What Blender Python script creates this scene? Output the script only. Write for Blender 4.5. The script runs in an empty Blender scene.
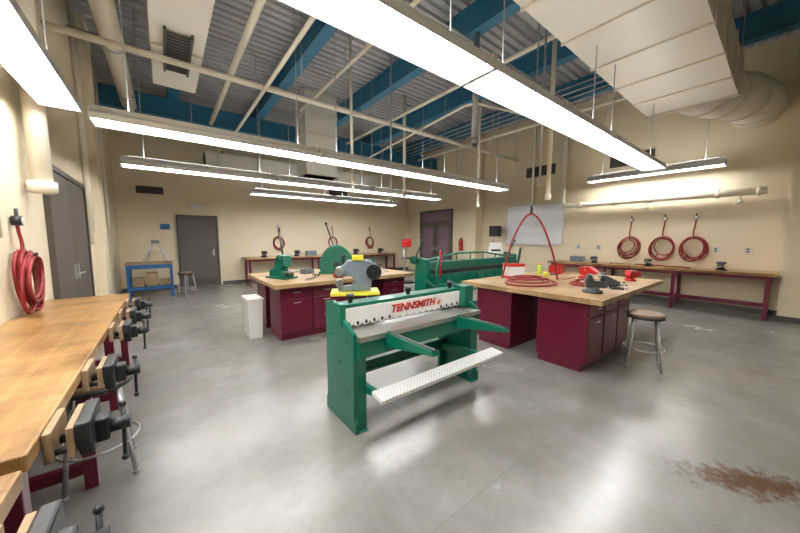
import bpy, bmesh, math, random
from mathutils import Vector, Matrix
random.seed(7)
S=bpy.context.scene
COL=S.collection
# ------------------------------------------------------------------ materials
def mat(name,col,rough=.5,metal=0,var=.12,scale=6,emit=None,es=0,bump=0,coat=0):
    m=bpy.data.materials.new(name); m.use_nodes=True; nt=m.node_tree; N=nt.nodes; L=nt.links
    b=N['Principled BSDF']
    b.inputs['Roughness'].default_value=rough; b.inputs['Metallic'].default_value=metal
    b.inputs['Coat Weight'].default_value=coat
    tc=N.new('ShaderNodeTexCoord'); no=N.new('ShaderNodeTexNoise'); no.inputs['Scale'].default_value=scale
    no.inputs['Detail'].default_value=4
    L.new(tc.outputs['Object'],no.inputs['Vector'])
    mx=N.new('ShaderNodeMix'); mx.data_type='RGBA'
    a=[c*(1-var) for c in col]+[1]; c2=[min(1,c*(1+var)) for c in col]+[1]
    mx.inputs[6].default_value=a; mx.inputs[7].default_value=c2
    L.new(no.outputs['Fac'],mx.inputs[0]); L.new(mx.outputs[2],b.inputs['Base Color'])
    if emit:
        b.inputs['Emission Color'].default_value=(*emit,1); b.inputs['Emission Strength'].default_value=es
    if bump:
        bp=N.new('ShaderNodeBump'); bp.inputs['Strength'].default_value=bump
        L.new(no.outputs['Fac'],bp.inputs['Height']); L.new(bp.outputs['Normal'],b.inputs['Normal'])
    return m
def wood(name,c1,c2,rot=0,rough=.4,row=.045,ln=.9,dirt=.35,mort=.6):
    m=bpy.data.materials.new(name); m.use_nodes=True; nt=m.node_tree; N=nt.nodes; L=nt.links
    b=N['Principled BSDF']; b.inputs['Roughness'].default_value=rough
    tc=N.new('ShaderNodeTexCoord'); mp=N.new('ShaderNodeMapping'); mp.inputs['Rotation'].default_value=(0,0,rot)
    L.new(tc.outputs['Object'],mp.inputs['Vector'])
    br=N.new('ShaderNodeTexBrick'); br.inputs['Scale'].default_value=1
    br.inputs['Color1'].default_value=(*c1,1); br.inputs['Color2'].default_value=(*c2,1)
    br.inputs['Mortar'].default_value=(c2[0]*mort,c2[1]*mort,c2[2]*mort,1)
    br.inputs['Mortar Size'].default_value=.0009; br.inputs['Brick Width'].default_value=ln; br.inputs['Row Height'].default_value=row
    br.offset=.37; br.offset_frequency=1
    L.new(mp.outputs[0],br.inputs['Vector'])
    mp2=N.new('ShaderNodeMapping'); mp2.inputs['Rotation'].default_value=(0,0,rot); mp2.inputs['Scale'].default_value=(1.5,14,8)
    L.new(tc.outputs['Object'],mp2.inputs['Vector'])
    no=N.new('ShaderNodeTexNoise'); no.inputs['Scale'].default_value=2.2; no.inputs['Detail'].default_value=6
    L.new(mp2.outputs[0],no.inputs['Vector'])
    n2=N.new('ShaderNodeTexNoise'); n2.inputs['Scale'].default_value=2.3; n2.inputs['Detail'].default_value=8; n2.inputs['Roughness'].default_value=.65
    L.new(tc.outputs['Object'],n2.inputs['Vector'])
    r=N.new('ShaderNodeValToRGB'); r.color_ramp.elements[0].position=.35; r.color_ramp.elements[1].position=.6
    r.color_ramp.elements[0].color=(1-dirt,1-dirt*1.1,1-dirt*1.2,1); r.color_ramp.elements[1].color=(1,1,1,1)
    L.new(n2.outputs['Fac'],r.inputs[0])
    r2=N.new('ShaderNodeValToRGB'); r2.color_ramp.elements[0].color=(.74,.70,.64,1); r2.color_ramp.elements[1].color=(1.0,1.0,1.0,1)
    r2.color_ramp.elements[0].position=.3; r2.color_ramp.elements[1].position=.7
    L.new(no.outputs['Fac'],r2.inputs[0])
    m1=N.new('ShaderNodeMix'); m1.data_type='RGBA'; m1.blend_type='MULTIPLY'; m1.inputs[0].default_value=1
    m2=N.new('ShaderNodeMix'); m2.data_type='RGBA'; m2.blend_type='MULTIPLY'; m2.inputs[0].default_value=1
    L.new(br.outputs['Color'],m1.inputs[6]); L.new(r.outputs[0],m1.inputs[7])
    L.new(m1.outputs[2],m2.inputs[6]); L.new(r2.outputs[0],m2.inputs[7]); L.new(m2.outputs[2],b.inputs['Base Color'])
    return m
M={}
M['wall']=mat('cream_wall_paint',(.75,.65,.475),.6,0,.04,2)
M['trimp']=mat('cream_steel_paint',(.60,.53,.41),.4,0,.05,3)
M['pipe']=mat('cream_pipe_paint',(.80,.74,.61),.35,0,.04,3)
M['duct']=mat('cream_duct_paint',(.64,.60,.53),.4,0,.08,3)
M['door']=mat('taupe_door_paint',(.115,.092,.078),.45,0,.08,3)
M['frame']=mat('brown_door_frame',(.08,.064,.054),.4,0,.08,3)
M['base']=mat('dark_rubber_base',(.09,.08,.075),.5,0,.1)
M['maroon']=mat('maroon_enamel',(.13,.005,.025),.3,0,.12,3,coat=.3)
M['green']=mat('green_machine_enamel',(.0,.125,.078),.3,0,.12,4,coat=.3)
M['dgreen']=mat('dark_green_enamel',(.0,.07,.045),.35,0,.12,4)
M['blue']=mat('blue_steel_paint',(.03,.165,.28),.45,0,.12,2)
M['bblue']=mat('bright_blue_enamel',(.008,.10,.30),.4,0,.1,3)
M['deck']=mat('galvanized_deck',(.42,.425,.43),.4,.2,.15,2)
M['galv']=mat('galvanized_steel',(.46,.46,.47),.35,.6,.12,6)
M['steel']=mat('machined_steel',(.50,.50,.48),.3,.85,.15,10)
M['iron']=mat('dark_cast_iron',(.018,.020,.024),.4,.15,.25,12)
M['grey']=mat('grey_blue_enamel',(.15,.19,.235),.4,0,.12,5)
M['black']=mat('black_plastic',(.015,.015,.017),.4,0,.1)
M['white']=mat('white_enamel',(.76,.75,.73),.35,0,.05)
M['whiteb']=mat('whiteboard_enamel',(.80,.82,.84),.15,0,.02)
M['alu']=mat('aluminium_trim',(.6,.6,.6),.3,.8,.05)
M['red']=mat('red_enamel',(.50,.012,.010),.35,0,.1)
M['hose']=mat('red_rubber_hose',(.25,.010,.012),.4,0,.25,9)
M['yellow']=mat('yellow_enamel',(.70,.62,.05),.4,0,.08)
M['lime']=mat('lime_plastic',(.45,.62,.04),.4,0,.08)
M['orange']=mat('orange_plastic',(.75,.18,.03),.4,0,.08)
M['stoolw']=mat('worn_brown_hardboard',(.24,.155,.10),.5,0,.25,9)
M['ply']=mat('raw_plywood',(.33,.22,.125),.6,0,.3,12)
M['tube']=mat('fluorescent_tube',(.9,.9,.9),.5,0,0,emit=(1,.99,.965),es=23)
M['uplight']=mat('added_uplight_glow',(.9,.9,.9),.5,0,0,emit=(1,.99,.965),es=11)  # emission for the added strips that lift the light on the ceiling
M['refl']=mat('white_reflector',(.74,.75,.76),.3,0,.02)
M['glassd']=mat('dim_door_glass',(.22,.15,.20),.08,0,.3,3)  # purple-grey base colour gives the panes their tint
M['vent']=mat('dark_vent_louver',(.06,.055,.05),.5,0,.1)
M['lwood']=wood('light_maple_blocks',(.54,.37,.20),(.47,.31,.155),0,.35)
M['lwoodY']=wood('light_maple_blocks_long',(.56,.335,.14),(.46,.26,.095),math.pi/2,.28,.038,2.3,.62,.7)
def floor_mat():
    m=bpy.data.materials.new('polished_concrete'); m.use_nodes=True; nt=m.node_tree; N=nt.nodes; L=nt.links
    b=N['Principled BSDF']
    g=N.new('ShaderNodeNewGeometry')
    def noise(s,d,r,dist=0):
        n=N.new('ShaderNodeTexNoise'); n.inputs['Scale'].default_value=s; n.inputs['Detail'].default_value=d; n.inputs['Roughness'].default_value=r; n.inputs['Distortion'].default_value=dist
        L.new(g.outputs['Position'],n.inputs['Vector']); return n
    n1=noise(.75,9,.62); n2=noise(16,8,.75); n3=noise(1.1,7,.55); n4=noise(3.0,8,.6)
    r1=N.new('ShaderNodeValToRGB'); e=r1.color_ramp.elements
    e[0].position=.30; e[0].color=(.21,.207,.198,1); e[1].position=.70; e[1].color=(.325,.32,.308,1)
    L.new(n1.outputs['Fac'],r1.inputs[0])
    r2=N.new('ShaderNodeValToRGB'); e=r2.color_ramp.elements
    e[0].position=.3; e[0].color=(.90,.90,.90,1); e[1].position=.7; e[1].color=(1.04,1.04,1.04,1)
    L.new(n2.outputs['Fac'],r2.inputs[0])
    mu=N.new('ShaderNodeMix'); mu.data_type='RGBA'; mu.blend_type='MULTIPLY'; mu.inputs[0].default_value=1
    L.new(r1.outputs[0],mu.inputs[6]); L.new(r2.outputs[0],mu.inputs[7])
    r4=N.new('ShaderNodeValToRGB'); e=r4.color_ramp.elements
    e[0].position=.25; e[0].color=(.84,.83,.81,1); e[1].position=.65; e[1].color=(1,1,1,1)
    L.new(n4.outputs['Fac'],r4.inputs[0])
    mu2=N.new('ShaderNodeMix'); mu2.data_type='RGBA'; mu2.blend_type='MULTIPLY'; mu2.inputs[0].default_value=1
    L.new(mu.outputs[2],mu2.inputs[6]); L.new(r4.outputs[0],mu2.inputs[7])
    r3=N.new('ShaderNodeValToRGB'); e=r3.color_ramp.elements
    e[0].position=.38; e[0].color=(0,0,0,1); e[1].position=.78; e[1].color=(.65,.65,.65,1)
    L.new(n3.outputs['Fac'],r3.inputs[0])
    m2=N.new('ShaderNodeMix'); m2.data_type='RGBA'; m2.inputs[7].default_value=(.23,.195,.145,1)
    L.new(r3.outputs[0],m2.inputs[0]); L.new(mu2.outputs[2],m2.inputs[6])
    mp=N.new('ShaderNodeMapping'); mp.vector_type='TEXTURE'
    mp.inputs['Location'].default_value=(2.76,.02,0); mp.inputs['Rotation'].default_value=(0,0,math.radians(-52)); mp.inputs['Scale'].default_value=(.36,.15,1)
    L.new(g.outputs['Position'],mp.inputs['Vector'])
    ln=N.new('ShaderNodeVectorMath'); ln.operation='LENGTH'; L.new(mp.outputs[0],ln.inputs[0])
    ns=noise(14,8,.7)
    ad=N.new('ShaderNodeMath'); ad.operation='MULTIPLY_ADD'; ad.inputs[1].default_value=3.4; L.new(ns.outputs['Fac'],ad.inputs[0]); L.new(ln.outputs['Value'],ad.inputs[2])
    rs=N.new('ShaderNodeValToRGB'); e=rs.color_ramp.elements
    e[0].position=.52; e[0].color=(.9,.9,.9,1); e[1].position=.70; e[1].color=(0,0,0,1)
    dv=N.new('ShaderNodeMath'); dv.operation='DIVIDE'; dv.inputs[1].default_value=4; L.new(ad.outputs[0],dv.inputs[0]); L.new(dv.outputs[0],rs.inputs[0])
    m3=N.new('ShaderNodeMix'); m3.data_type='RGBA'; m3.inputs[7].default_value=(.085,.035,.012,1)
    L.new(rs.outputs[0],m3.inputs[0]); L.new(m2.outputs[2],m3.inputs[6])
    sx=N.new('ShaderNodeSeparateXYZ'); L.new(g.outputs['Position'],sx.inputs[0])
    prev=m3.outputs[2]
    for ax,vals in (('X',(2.95,6.7)),('Y',(1.0,5.4))):
        for v in vals[:]:
            s=N.new('ShaderNodeMath'); s.operation='SUBTRACT'; s.inputs[1].default_value=v; L.new(sx.outputs[ax],s.inputs[0])
            a=N.new('ShaderNodeMath'); a.operation='ABSOLUTE'; L.new(s.outputs[0],a.inputs[0])
            l=N.new('ShaderNodeMath'); l.operation='LESS_THAN'; l.inputs[1].default_value=.003; L.new(a.outputs[0],l.inputs[0])
            k=N.new('ShaderNodeMath'); k.operation='MULTIPLY'; k.inputs[1].default_value=.3; L.new(l.outputs[0],k.inputs[0])
            mm=N.new('ShaderNodeMix'); mm.data_type='RGBA'; mm.inputs[7].default_value=(.12,.11,.10,1)
            L.new(k.outputs[0],mm.inputs[0]); L.new(prev,mm.inputs[6]); prev=mm.outputs[2]
    L.new(prev,b.inputs['Base Color'])
    rr=N.new('ShaderNodeMapRange'); rr.inputs['To Min'].default_value=.16; rr.inputs['To Max'].default_value=.34
    L.new(n1.outputs['Fac'],rr.inputs['Value']); L.new(rr.outputs[0],b.inputs['Roughness'])
    b.inputs['Specular IOR Level'].default_value=.75
    return m
M['floor']=floor_mat()
def tread_mat():
    m=mat('white_diamond_plate',(.74,.74,.72),.35,.1,.1,8); nt=m.node_tree;N=nt.nodes;L=nt.links
    b=N['Principled BSDF']
    tc=N.new('ShaderNodeTexCoord'); mp=N.new('ShaderNodeMapping'); mp.inputs['Rotation'].default_value=(0,0,math.pi/4)
    L.new(tc.outputs['Object'],mp.inputs['Vector'])
    ck=N.new('ShaderNodeTexBrick'); ck.inputs['Scale'].default_value=1; ck.inputs['Brick Width'].default_value=.022; ck.inputs['Row Height'].default_value=.022
    ck.offset=0; ck.inputs['Mortar Size'].default_value=.006
    ck.inputs['Color1'].default_value=(.46,.47,.47,1); ck.inputs['Color2'].default_value=(.42,.43,.43,1); ck.inputs['Mortar'].default_value=(.76,.76,.74,1)
    L.new(mp.outputs[0],ck.inputs['Vector']); L.new(ck.outputs['Color'],b.inputs['Base Color'])
    bp=N.new('ShaderNodeBump'); bp.inputs['Strength'].default_value=.5
    L.new(ck.outputs['Fac'],bp.inputs['Height']); L.new(bp.outputs['Normal'],b.inputs['Normal'])
    return m
M['tread']=tread_mat()
# ------------------------------------------------------------------ mesh builder
class MB:
    def __init__(s): s.v=[]; s.f=[]; s.sm=[]; s.cuts=[]
    def add(s,vs,fs,sm=False):
        o=len(s.v); s.cuts.append((o,len(s.f))); s.v+= [tuple(v) for v in vs]; s.f+=[tuple(i+o for i in f) for f in fs]
        s.sm+= ([sm]*len(fs) if isinstance(sm,bool) else list(sm)); return s
    def box(s,x0,y0,z0,x1,y1,z1):
        return s.add([(x0,y0,z0),(x1,y0,z0),(x1,y1,z0),(x0,y1,z0),(x0,y0,z1),(x1,y0,z1),(x1,y1,z1),(x0,y1,z1)],
          [(0,3,2,1),(4,5,6,7),(0,1,5,4),(1,2,6,5),(2,3,7,6),(3,0,4,7)])
    def cyl(s,p0,p1,r0,r1=None,n=14,cap=True):
        r1=r0 if r1 is None else r1
        p0=Vector(p0);p1=Vector(p1);d=(p1-p0).normalized()
        a=d.orthogonal().normalized();b=d.cross(a)
        vs=[];fs=[]
        for p,r in((p0,r0),(p1,r1)):
            for i in range(n):
                t=2*math.pi*i/n; vs.append(p+a*math.cos(t)*r+b*math.sin(t)*r)
        sm=[]
        for i in range(n): fs.append((i,(i+1)%n,n+(i+1)%n,n+i)); sm.append(True)
        if cap: fs+= [tuple(range(n-1,-1,-1)),tuple(range(n,2*n))]; sm+=[False,False]
        return s.add(vs,fs,sm)
    def tube(s,pts,r,n=8,closed=False):
        P=[Vector(p) for p in pts]; m=len(P)
        T=[]
        for i in range(m):
            if closed: t=P[(i+1)%m]-P[i-1]
            else: t=P[min(i+1,m-1)]-P[max(i-1,0)]
            T.append(t.normalized())
        a=T[0].orthogonal().normalized(); vs=[];fs=[]
        for i in range(m):
            a=(a-T[i]*a.dot(T[i]))
            a=a.normalized() if a.length>1e-6 else T[i].orthogonal().normalized()
            b=T[i].cross(a)
            for k in range(n):
                t=2*math.pi*k/n; vs.append(P[i]+a*math.cos(t)*r+b*math.sin(t)*r)
        for i in range(m if closed else m-1):
            j=(i+1)%m
            for k in range(n): fs.append((i*n+k,i*n+(k+1)%n,j*n+(k+1)%n,j*n+k))
        sm=[True]*len(fs)
        if not closed: fs+=[tuple(range(n-1,-1,-1)),tuple(range((m-1)*n,m*n))]; sm+=[False,False]
        return s.add(vs,fs,sm)
    def prism(s,poly,axis,a,b):
        n=len(poly); 
        def c(p,t):
            if axis=='x': return (t,p[0],p[1])
            if axis=='y': return (p[0],t,p[1])
            return (p[0],p[1],t)
        vs=[c(p,a) for p in poly]+[c(p,b) for p in poly]
        fs=[(i,(i+1)%n,n+(i+1)%n,n+i) for i in range(n)]+[tuple(range(n-1,-1,-1)),tuple(range(n,2*n))]
        return s.add(vs,fs)
    def lathe(s,prof,c=(0,0,0),n=24):
        vs=[];fs=[]
        for r,z in prof:
            for i in range(n):
                t=2*math.pi*i/n; vs.append((c[0]+r*math.cos(t),c[1]+r*math.sin(t),c[2]+z))
        for j in range(len(prof)-1):
            for i in range(n): fs.append((j*n+i,j*n+(i+1)%n,(j+1)*n+(i+1)%n,(j+1)*n+i))
        sm=[True]*len(fs); fs+=[tuple(range(n-1,-1,-1)),tuple(range((len(prof)-1)*n,len(prof)*n))]; sm+=[False,False]
        return s.add(vs,fs,sm)
    def ball(s,c,r,n=12):
        k=n//2; prof=[(max(.0005,r*math.sin(math.pi*i/k)),-r*math.cos(math.pi*i/k)) for i in range(k+1)]
        return s.lathe(prof,c,n)
    def split(s,name,m,**kw):
        C=s.cuts+[(len(s.v),len(s.f))]; out=[]
        for (v0,f0),(v1,f1) in zip(C[:-1],C[1:]):
            q=MB(); q.v=s.v[v0:v1]; q.f=[tuple(i-v0 for i in f) for f in s.f[f0:f1]]; q.sm=s.sm[f0:f1]
            out.append(q.obj(name,m,**kw))
        return out
    def obj(s,name,m,parent=None,loc=(0,0,0),bevel=0,rot=(0,0,0),label=None):
        me=bpy.data.meshes.new(name); me.from_pydata(s.v,[],s.f)
        bm=bmesh.new(); bm.from_mesh(me); bmesh.ops.recalc_face_normals(bm,faces=bm.faces); bm.to_mesh(me); bm.free()
        for p,q in zip(me.polygons,s.sm): p.use_smooth=q
        me.materials.append(M[m] if isinstance(m,str) else m)
        o=bpy.data.objects.new(name,me); COL.objects.link(o); o.location=loc; o.rotation_euler=rot
        if parent: o.parent=parent
        if label: o['label']=label
        if bevel:
            b=o.modifiers.new('bevel','BEVEL'); b.width=bevel; b.segments=2; b.limit_method='ANGLE'; b.angle_limit=math.radians(50)
        return o
def thing(name,label,cat,loc=(0,0,0),rz=0,group=None):
    e=bpy.data.objects.new(name,None); e.empty_display_size=.1; COL.objects.link(e); e.location=loc; e.rotation_euler=(0,0,rz)
    e['label']=label; e['category']=cat
    if group: e['group']=group
    return e
def tag(o,label,cat,group=None):
    o['label']=label; o['category']=cat
    if group: o['group']=group
    return o
def dup(root,loc,rz=None,label=None):
    def cp(o,par):
        n=o.copy(); COL.objects.link(n)
        if par: n.parent=par; n.matrix_parent_inverse=o.matrix_parent_inverse.copy()
        for c in list(o.children): cp(c,n)
        return n
    n=cp(root,None); n.location=loc
    if rz is not None: n.rotation_euler=(0,0,rz)
    if label: n['label']=label
    return n
def struct(o): o['kind']='structure'; return o
def smooth(pts,k=8,closed=False):
    P=[Vector(p) for p in pts]; n=len(P); out=[]
    rng=n if closed else n-1
    for i in range(rng):
        if closed: p0,p1,p2,p3=P[i-1],P[i],P[(i+1)%n],P[(i+2)%n]
        else: p0,p1,p2,p3=P[max(i-1,0)],P[i],P[i+1],P[min(i+2,n-1)]
        for j in range(k):
            t=j/k; out.append(.5*((2*p1)+(p2-p0)*t+(2*p0-5*p1+4*p2-p3)*t*t+(3*p1-p0-3*p2+p3)*t**3))
    if not closed: out.append(P[-1])
    return out
def text_mesh(name,body,size,m,parent,loc,rot,ext=.002,shear=0,sx=1,off=0):
    cu=bpy.data.curves.new(name,'FONT'); cu.body=body; cu.size=size; cu.extrude=ext; cu.align_x='CENTER'; cu.align_y='CENTER'; cu.shear=shear; cu.offset=off
    o=bpy.data.objects.new(name,cu); COL.objects.link(o)
    bpy.context.view_layer.update()
    me=bpy.data.meshes.new_from_object(o.evaluated_get(bpy.context.evaluated_depsgraph_get()))
    bpy.data.objects.remove(o); me.materials.clear(); me.materials.append(M[m])
    n=bpy.data.objects.new(name,me); COL.objects.link(n); n.location=loc; n.rotation_euler=rot; n.scale=(sx,1,1)
    if parent: n.parent=parent
    return n
# ------------------------------------------------------------------ room
XL,XR,YB,YF,H=-1.0,9.25,11.2,-2.6,5.2
HP=H-.004
struct(MB().box(XL-.15,YF-.15,-.1,XR+.15,YB+.15,0).obj('floor','floor'))
struct(MB().box(XL-.15,YF,0,XL,YB,H).obj('wall_left','wall'))
struct(MB().box(XR,YF,0,XR+.15,YB,H).obj('wall_right','wall'))
struct(MB().box(XL-.15,YB,0,XR+.15,YB+.15,H).obj('wall_back','wall'))
struct(MB().box(XL-.15,YF-.15,0,XR+.15,YF,H).obj('wall_front','wall'))
b=MB(); prof=[]; y=YF-.1
while y<YB+.1:
    prof+=[(y,H),(y+.09,H),(y+.11,H+.05),(y+.15,H+.05)]; y+=.17
vs=[(XL-.1,p[0],p[1]) for p in prof]+[(XR+.1,p[0],p[1]) for p in prof]; n=len(prof)
b.add(vs,[(i,i+1,n+i+1,n+i) for i in range(n-1)])
b.box(XL-.15,YF-.15,H+.06,XR+.15,YB+.15,H+.16)
struct(b.obj('ceiling','deck'))
struct(MB().box(8.68,-.62,0,XR,0,H).obj('trim_1','wall'))
struct(MB().box(8.85,6.9,0,XR,7.4,H).obj('trim_2','wall'))
struct(MB().box(XL,7.5,0,XL+.14,8.0,H).obj('trim_3','wall'))
struct(MB().box(XL,8.0,0,XL+.012,YB,.1).obj('baseboard_left','base'))
struct(MB().box(XL+.012,YB-.012,0,.26,YB,.1).box(1.42,YB-.012,0,XR,YB,.1).obj('baseboard_back','base'))
struct(MB().box(XR-.012,0,0,XR,6.9,.1).box(8.668,-.62,0,8.68,0,.1).box(8.668,0,0,XR,.012,.1).obj('baseboard_right','base'))
def ibeam(n,ax,c,z0,h,w,a0,a1):
    t=.02; b=MB()
    if ax=='y':
        b.box(c-w/2,a0,z0,c+w/2,a1,z0+t).box(c-w/2,a0,z0+h-t,c+w/2,a1,z0+h).box(c-.008,a0,z0+t,c+.008,a1,z0+h-t)
    else:
        b.box(a0,c-w/2,z0,a1,c+w/2,z0+t).box(a0,c-w/2,z0+h-t,a1,c+w/2,z0+h).box(a0,c-.008,z0+t,a1,c+.008,z0+h-t)
    return struct(b.obj(n,'blue'))
k=10
for x in (.35,2.25,4.15,6.05,7.95):
    ibeam('trim_%d'%k,'y',x,H-.42,.42,.2,YF,YB); k+=1
ibeam('trim_20','x',9.3,H-.85,.43,.2,XL,XR)
def door(n,wall,p0,p1,h,leaves=1,glass=False,transom=0):
    fr=MB(); w=p1-p0; f=.06
    fr.box(0,-.05,0,f,.0,h+f).box(w-f,-.05,0,w,.0,h+f).box(f,-.05,h,w-f,.0,h+f)
    if transom: fr.box(f,-.05,h-transom-f,w-f,0,h-transom)
    hh=h-transom-(f if transom else 0)
    lw=(w-2*f)/leaves
    if wall=='back': loc=(p0,YB,0); rz=0
    elif wall=='left': loc=(XL,p0,0); rz=math.pi/2
    else: loc=(XR,p1,0); rz=-math.pi/2
    struct(fr.obj('trim_%d'%(n+30),'frame',loc=loc,rot=(0,0,rz)))
    db=MB()
    for i in range(leaves):
        db.box(f+i*lw+.006,-.03,.01,f+(i+1)*lw-.006,-.001,hh-.004)
    do=struct(db.obj('door_%d'%n,'door',loc=loc,rot=(0,0,rz),bevel=.003))
    for i in range(leaves):
        u=f+(i+1)*lw-.09 if i==0 else f+i*lw+.09
        hb=MB(); hb.box(u-.02,-.045,.95,u+.02,-.03,1.15).cyl((u,-.03,1.02),(u,-.085,1.02),.009).cyl((u,-.08,1.02),(u-.10*(1 if i==0 else -1),-.08,1.02),.009)
        hb.obj('handle','alu',parent=do,label='brushed metal lever handle')
    if glass:
        for i in range(leaves):
            g=MB(); g.box(f+i*lw+.16,-.034,.3,f+(i+1)*lw-.16,-.0305,hh-.16)
            g.obj('glass','glassd',parent=do,label='dim glass pane with purple tint')
        MB().box(f,-.03,h-transom,w-f,-.01,h).obj('transom_glass','glassd',parent=do)
    elif leaves==1:
        MB().box(f+.05,-.034,.02,w-f-.05,-.0305,.25).obj('kick_plate','frame',parent=do)
door(1,'back',.30,1.36,2.13)
door(2,'left',4.92,6.92,2.27,2)
door(3,'right',8.35,10.3,2.62,2,True,.42)
# ------------------------------------------------------------------ fluorescent fixtures
def fixture(length,label,group,rod,width=.30):
    e=thing('fluorescent_light',label,'light fixture',group=group)
    L=length; w=width/2
    b=MB()
    poly=[(-w,-.035),(-w,.02),(-w*.45,.06),(w*.45,.06),(w,.02),(w,-.035),(w+.006,-.035),(w+.006,.026),(w*.5,.07),(-w*.5,.07),(-w-.006,.026),(-w-.006,-.035)]
    b.prism(poly,'x',-L/2+.005,L/2-.005)
    b.obj('reflector','refl',parent=e)
    MB().box(-L/2+.005,-.055,.07,L/2-.005,.055,.125).obj('housing','white',parent=e,bevel=.004)
    MB().box(-L/2,-w,-.035,-L/2+.015,w,.07).box(L/2-.015,-w,-.035,L/2,w,.07).split('end_cap','white',parent=e)
    for yy in (-w*.5,w*.5):
        MB().cyl((-L/2+.02,yy,.01),(L/2-.02,yy,.01),.022,n=10).obj('tube','tube',parent=e)
    MB().box(-L/2+.1,-.03,.126,L/2-.1,.03,.13).obj('added_uplight_strip','uplight',parent=e)  # glowing strip added on the housing top to brighten the roof deck
    for xx in (-L/2+.3,L/2-.3):
        MB().cyl((xx,0,.11),(xx,0,rod),.006,n=6).obj('hanger_rod','galv',parent=e)
    return e
ZF=2.72
LP='long white pendant fluorescent strip light, lit'
GP='pendant strip lights in rows'
f0=fixture(2.43,LP,GP,HP-ZF); f0.location=(-.53+1.22,4.46,ZF)
fd=fixture(2.43,LP,GP,3.70-ZF); fd.location=(-.53+1.22+2.44,1.50,ZF)
dup(fd,(-.53+1.22+4.88,1.50,ZF))
dup(f0,(-.53+1.22,1.50,ZF))
for yy,xs,idx in ((4.46,-.53,(1,2)),(6.8,-.5,(0,1,2)),(9.0,1.9,(0,1))):
    for i in idx: dup(f0,(xs+1.22+i*2.44,yy,ZF))
g0=fixture(2.43,'white fluorescent strip light over the long wall bench, lit','strip lights over wall benches',HP-2.72,.26)
g0.location=(-.68,2.98,2.72); g0.rotation_euler=(0,0,math.pi/2)
dup(g0,(-.68,.52,2.72),math.pi/2)
g1=fixture(2.43,'white fluorescent strip light over the maroon wall bench, lit','strip lights over wall benches',HP-2.96,.26)
g1.location=(8.75,2.04,2.96); g1.rotation_euler=(0,0,math.pi/2)
# ------------------------------------------------------------------ ducts & pipes
def duct(name,label,x0,y0,z0,x1,y1,z1,ax,seam=1.2,rods=True):
    e=thing(name,label,'duct',((x0+x1)/2,(y0+y1)/2,z0))
    cx,cy=(x0+x1)/2,(y0+y1)/2
    X0,Y0,X1,Y1=x0-cx,y0-cy,x1-cx,y1-cy; hh=z1-z0
    MB().box(X0,Y0,0,X1,Y1,hh).obj('duct_body','duct',parent=e)
    a0,a1=(X0,X1) if ax=='x' else (Y0,Y1) if ax=='y' else (0,hh)
    t=a0+.012
    while t<a1-.005:
        q=.012; s=MB()
        if ax=='x': s.box(t-q,Y0-.02,-.02,t+q,Y1+.02,hh+.02)
        elif ax=='y': s.box(X0-.02,t-q,-.02,X1+.02,t+q,hh+.02)
        else: s.box(X0-.02,Y0-.02,t-q,X1+.02,Y1+.02,t+q)
        s.obj('flange_seam','trimp',parent=e)
        t+=seam
    if rods:
        r=MB(); top=HP-z0
        if ax=='x': pts=[(X0+.3,Y0-.012),(X0+.3,Y1+.012),(X1-.3,Y0-.012),(X1-.3,Y1+.012)]
        else: pts=[(X0-.012,Y0+.3),(X1+.012,Y0+.3),(X0-.012,Y1-.3),(X1+.012,Y1-.3)]
        for p in pts: r.cyl((p[0],p[1],-.02),(p[0],p[1],top),.007,n=6)
        r.split('hanger_rod','galv',parent=e)
    return e
d1=duct('rectangular_duct','large cream sheet-metal supply duct with flanged seams',2.0,.62,3.72,7.2,1.74,4.3,'x',.86)
d2=duct('rectangular_duct','cream sheet-metal duct with louvered grille underneath',.0,1.0,4.15,.6,6.9,4.62,'y',1.5)
lv=MB()
for i in range(14): lv.box(-.13,1.1+i*.08,-.05,.13,1.13+i*.08,-.02)
lv.box(-.16,1.04,-.05,-.13,2.24,0).box(.13,1.04,-.05,.16,2.24,0)
lv.obj('grille','vent',parent=d2)
duct('duct_drop','cream vertical duct box hanging from the deck',2.9,7.5,3.1,3.75,8.2,HP,'z',.5,False)
duct('rectangular_duct','cream sheet-metal branch duct along the rear',1.0,9.85,3.5,6.5,10.4,3.85,'x',1.3)
e=thing('round_duct','fat cream round duct elbow running into the side wall','duct',(7.225,1.1,4.02))
MB().tube(smooth([(.0,0,0),(.3,-.02,.0),(.7,-.2,.0),(1.1,-.42,.0),(1.5,-.53,.0),(1.8,-.55,0),(2.02,-.55,.0)],6),.38,n=28).obj('duct_body','duct',parent=e)
for x,yy,dx,dy in ((.3,-.02,1,-.25),(.7,-.2,.9,-.5),(1.1,-.42,.92,-.4),(1.6,-.54,1,-.03)):
    MB().cyl((x,yy,0),(x+.03*dx,yy+.03*dy,0),.395,n=28).obj('flange_seam','trimp',parent=e)
def pipe(label,pts,r,m='pipe',name='pipe',cat='pipe',caps=(),n=12,sm=0):
    P=smooth(pts,sm) if sm else pts
    p0=Vector(pts[0]); e=thing(name,label,cat,p0)
    MB().tube([Vector(p)-p0 for p in P],r,n=n).obj('pipe_run',m,parent=e)
    for q in caps:
        q=Vector(q)-p0; MB().cyl(q-Vector((0,0,.04)),q+Vector((0,0,.06)),r*1.35,n=n).obj('coupling',m,parent=e)
    return e
def bend(pts,r=.12,k=5):
    P=[Vector(p) for p in pts]; out=[P[0]]
    for i in range(1,len(P)-1):
        a=(P[i-1]-P[i]).normalized(); b=(P[i+1]-P[i]).normalized()
        for j in range(k+1):
            t=j/k; A=P[i]+a*r; B=P[i]+b*r
            out.append((1-t)**2*A+2*t*(1-t)*P[i]+t*t*B)
    out.append(P[-1]); return out
rp=pipe('fat round cream duct pipe hung under the roof deck',[(-.45,YF+.0,4.45),(-.45,YB,4.45)],.13,'pipe')
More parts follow.
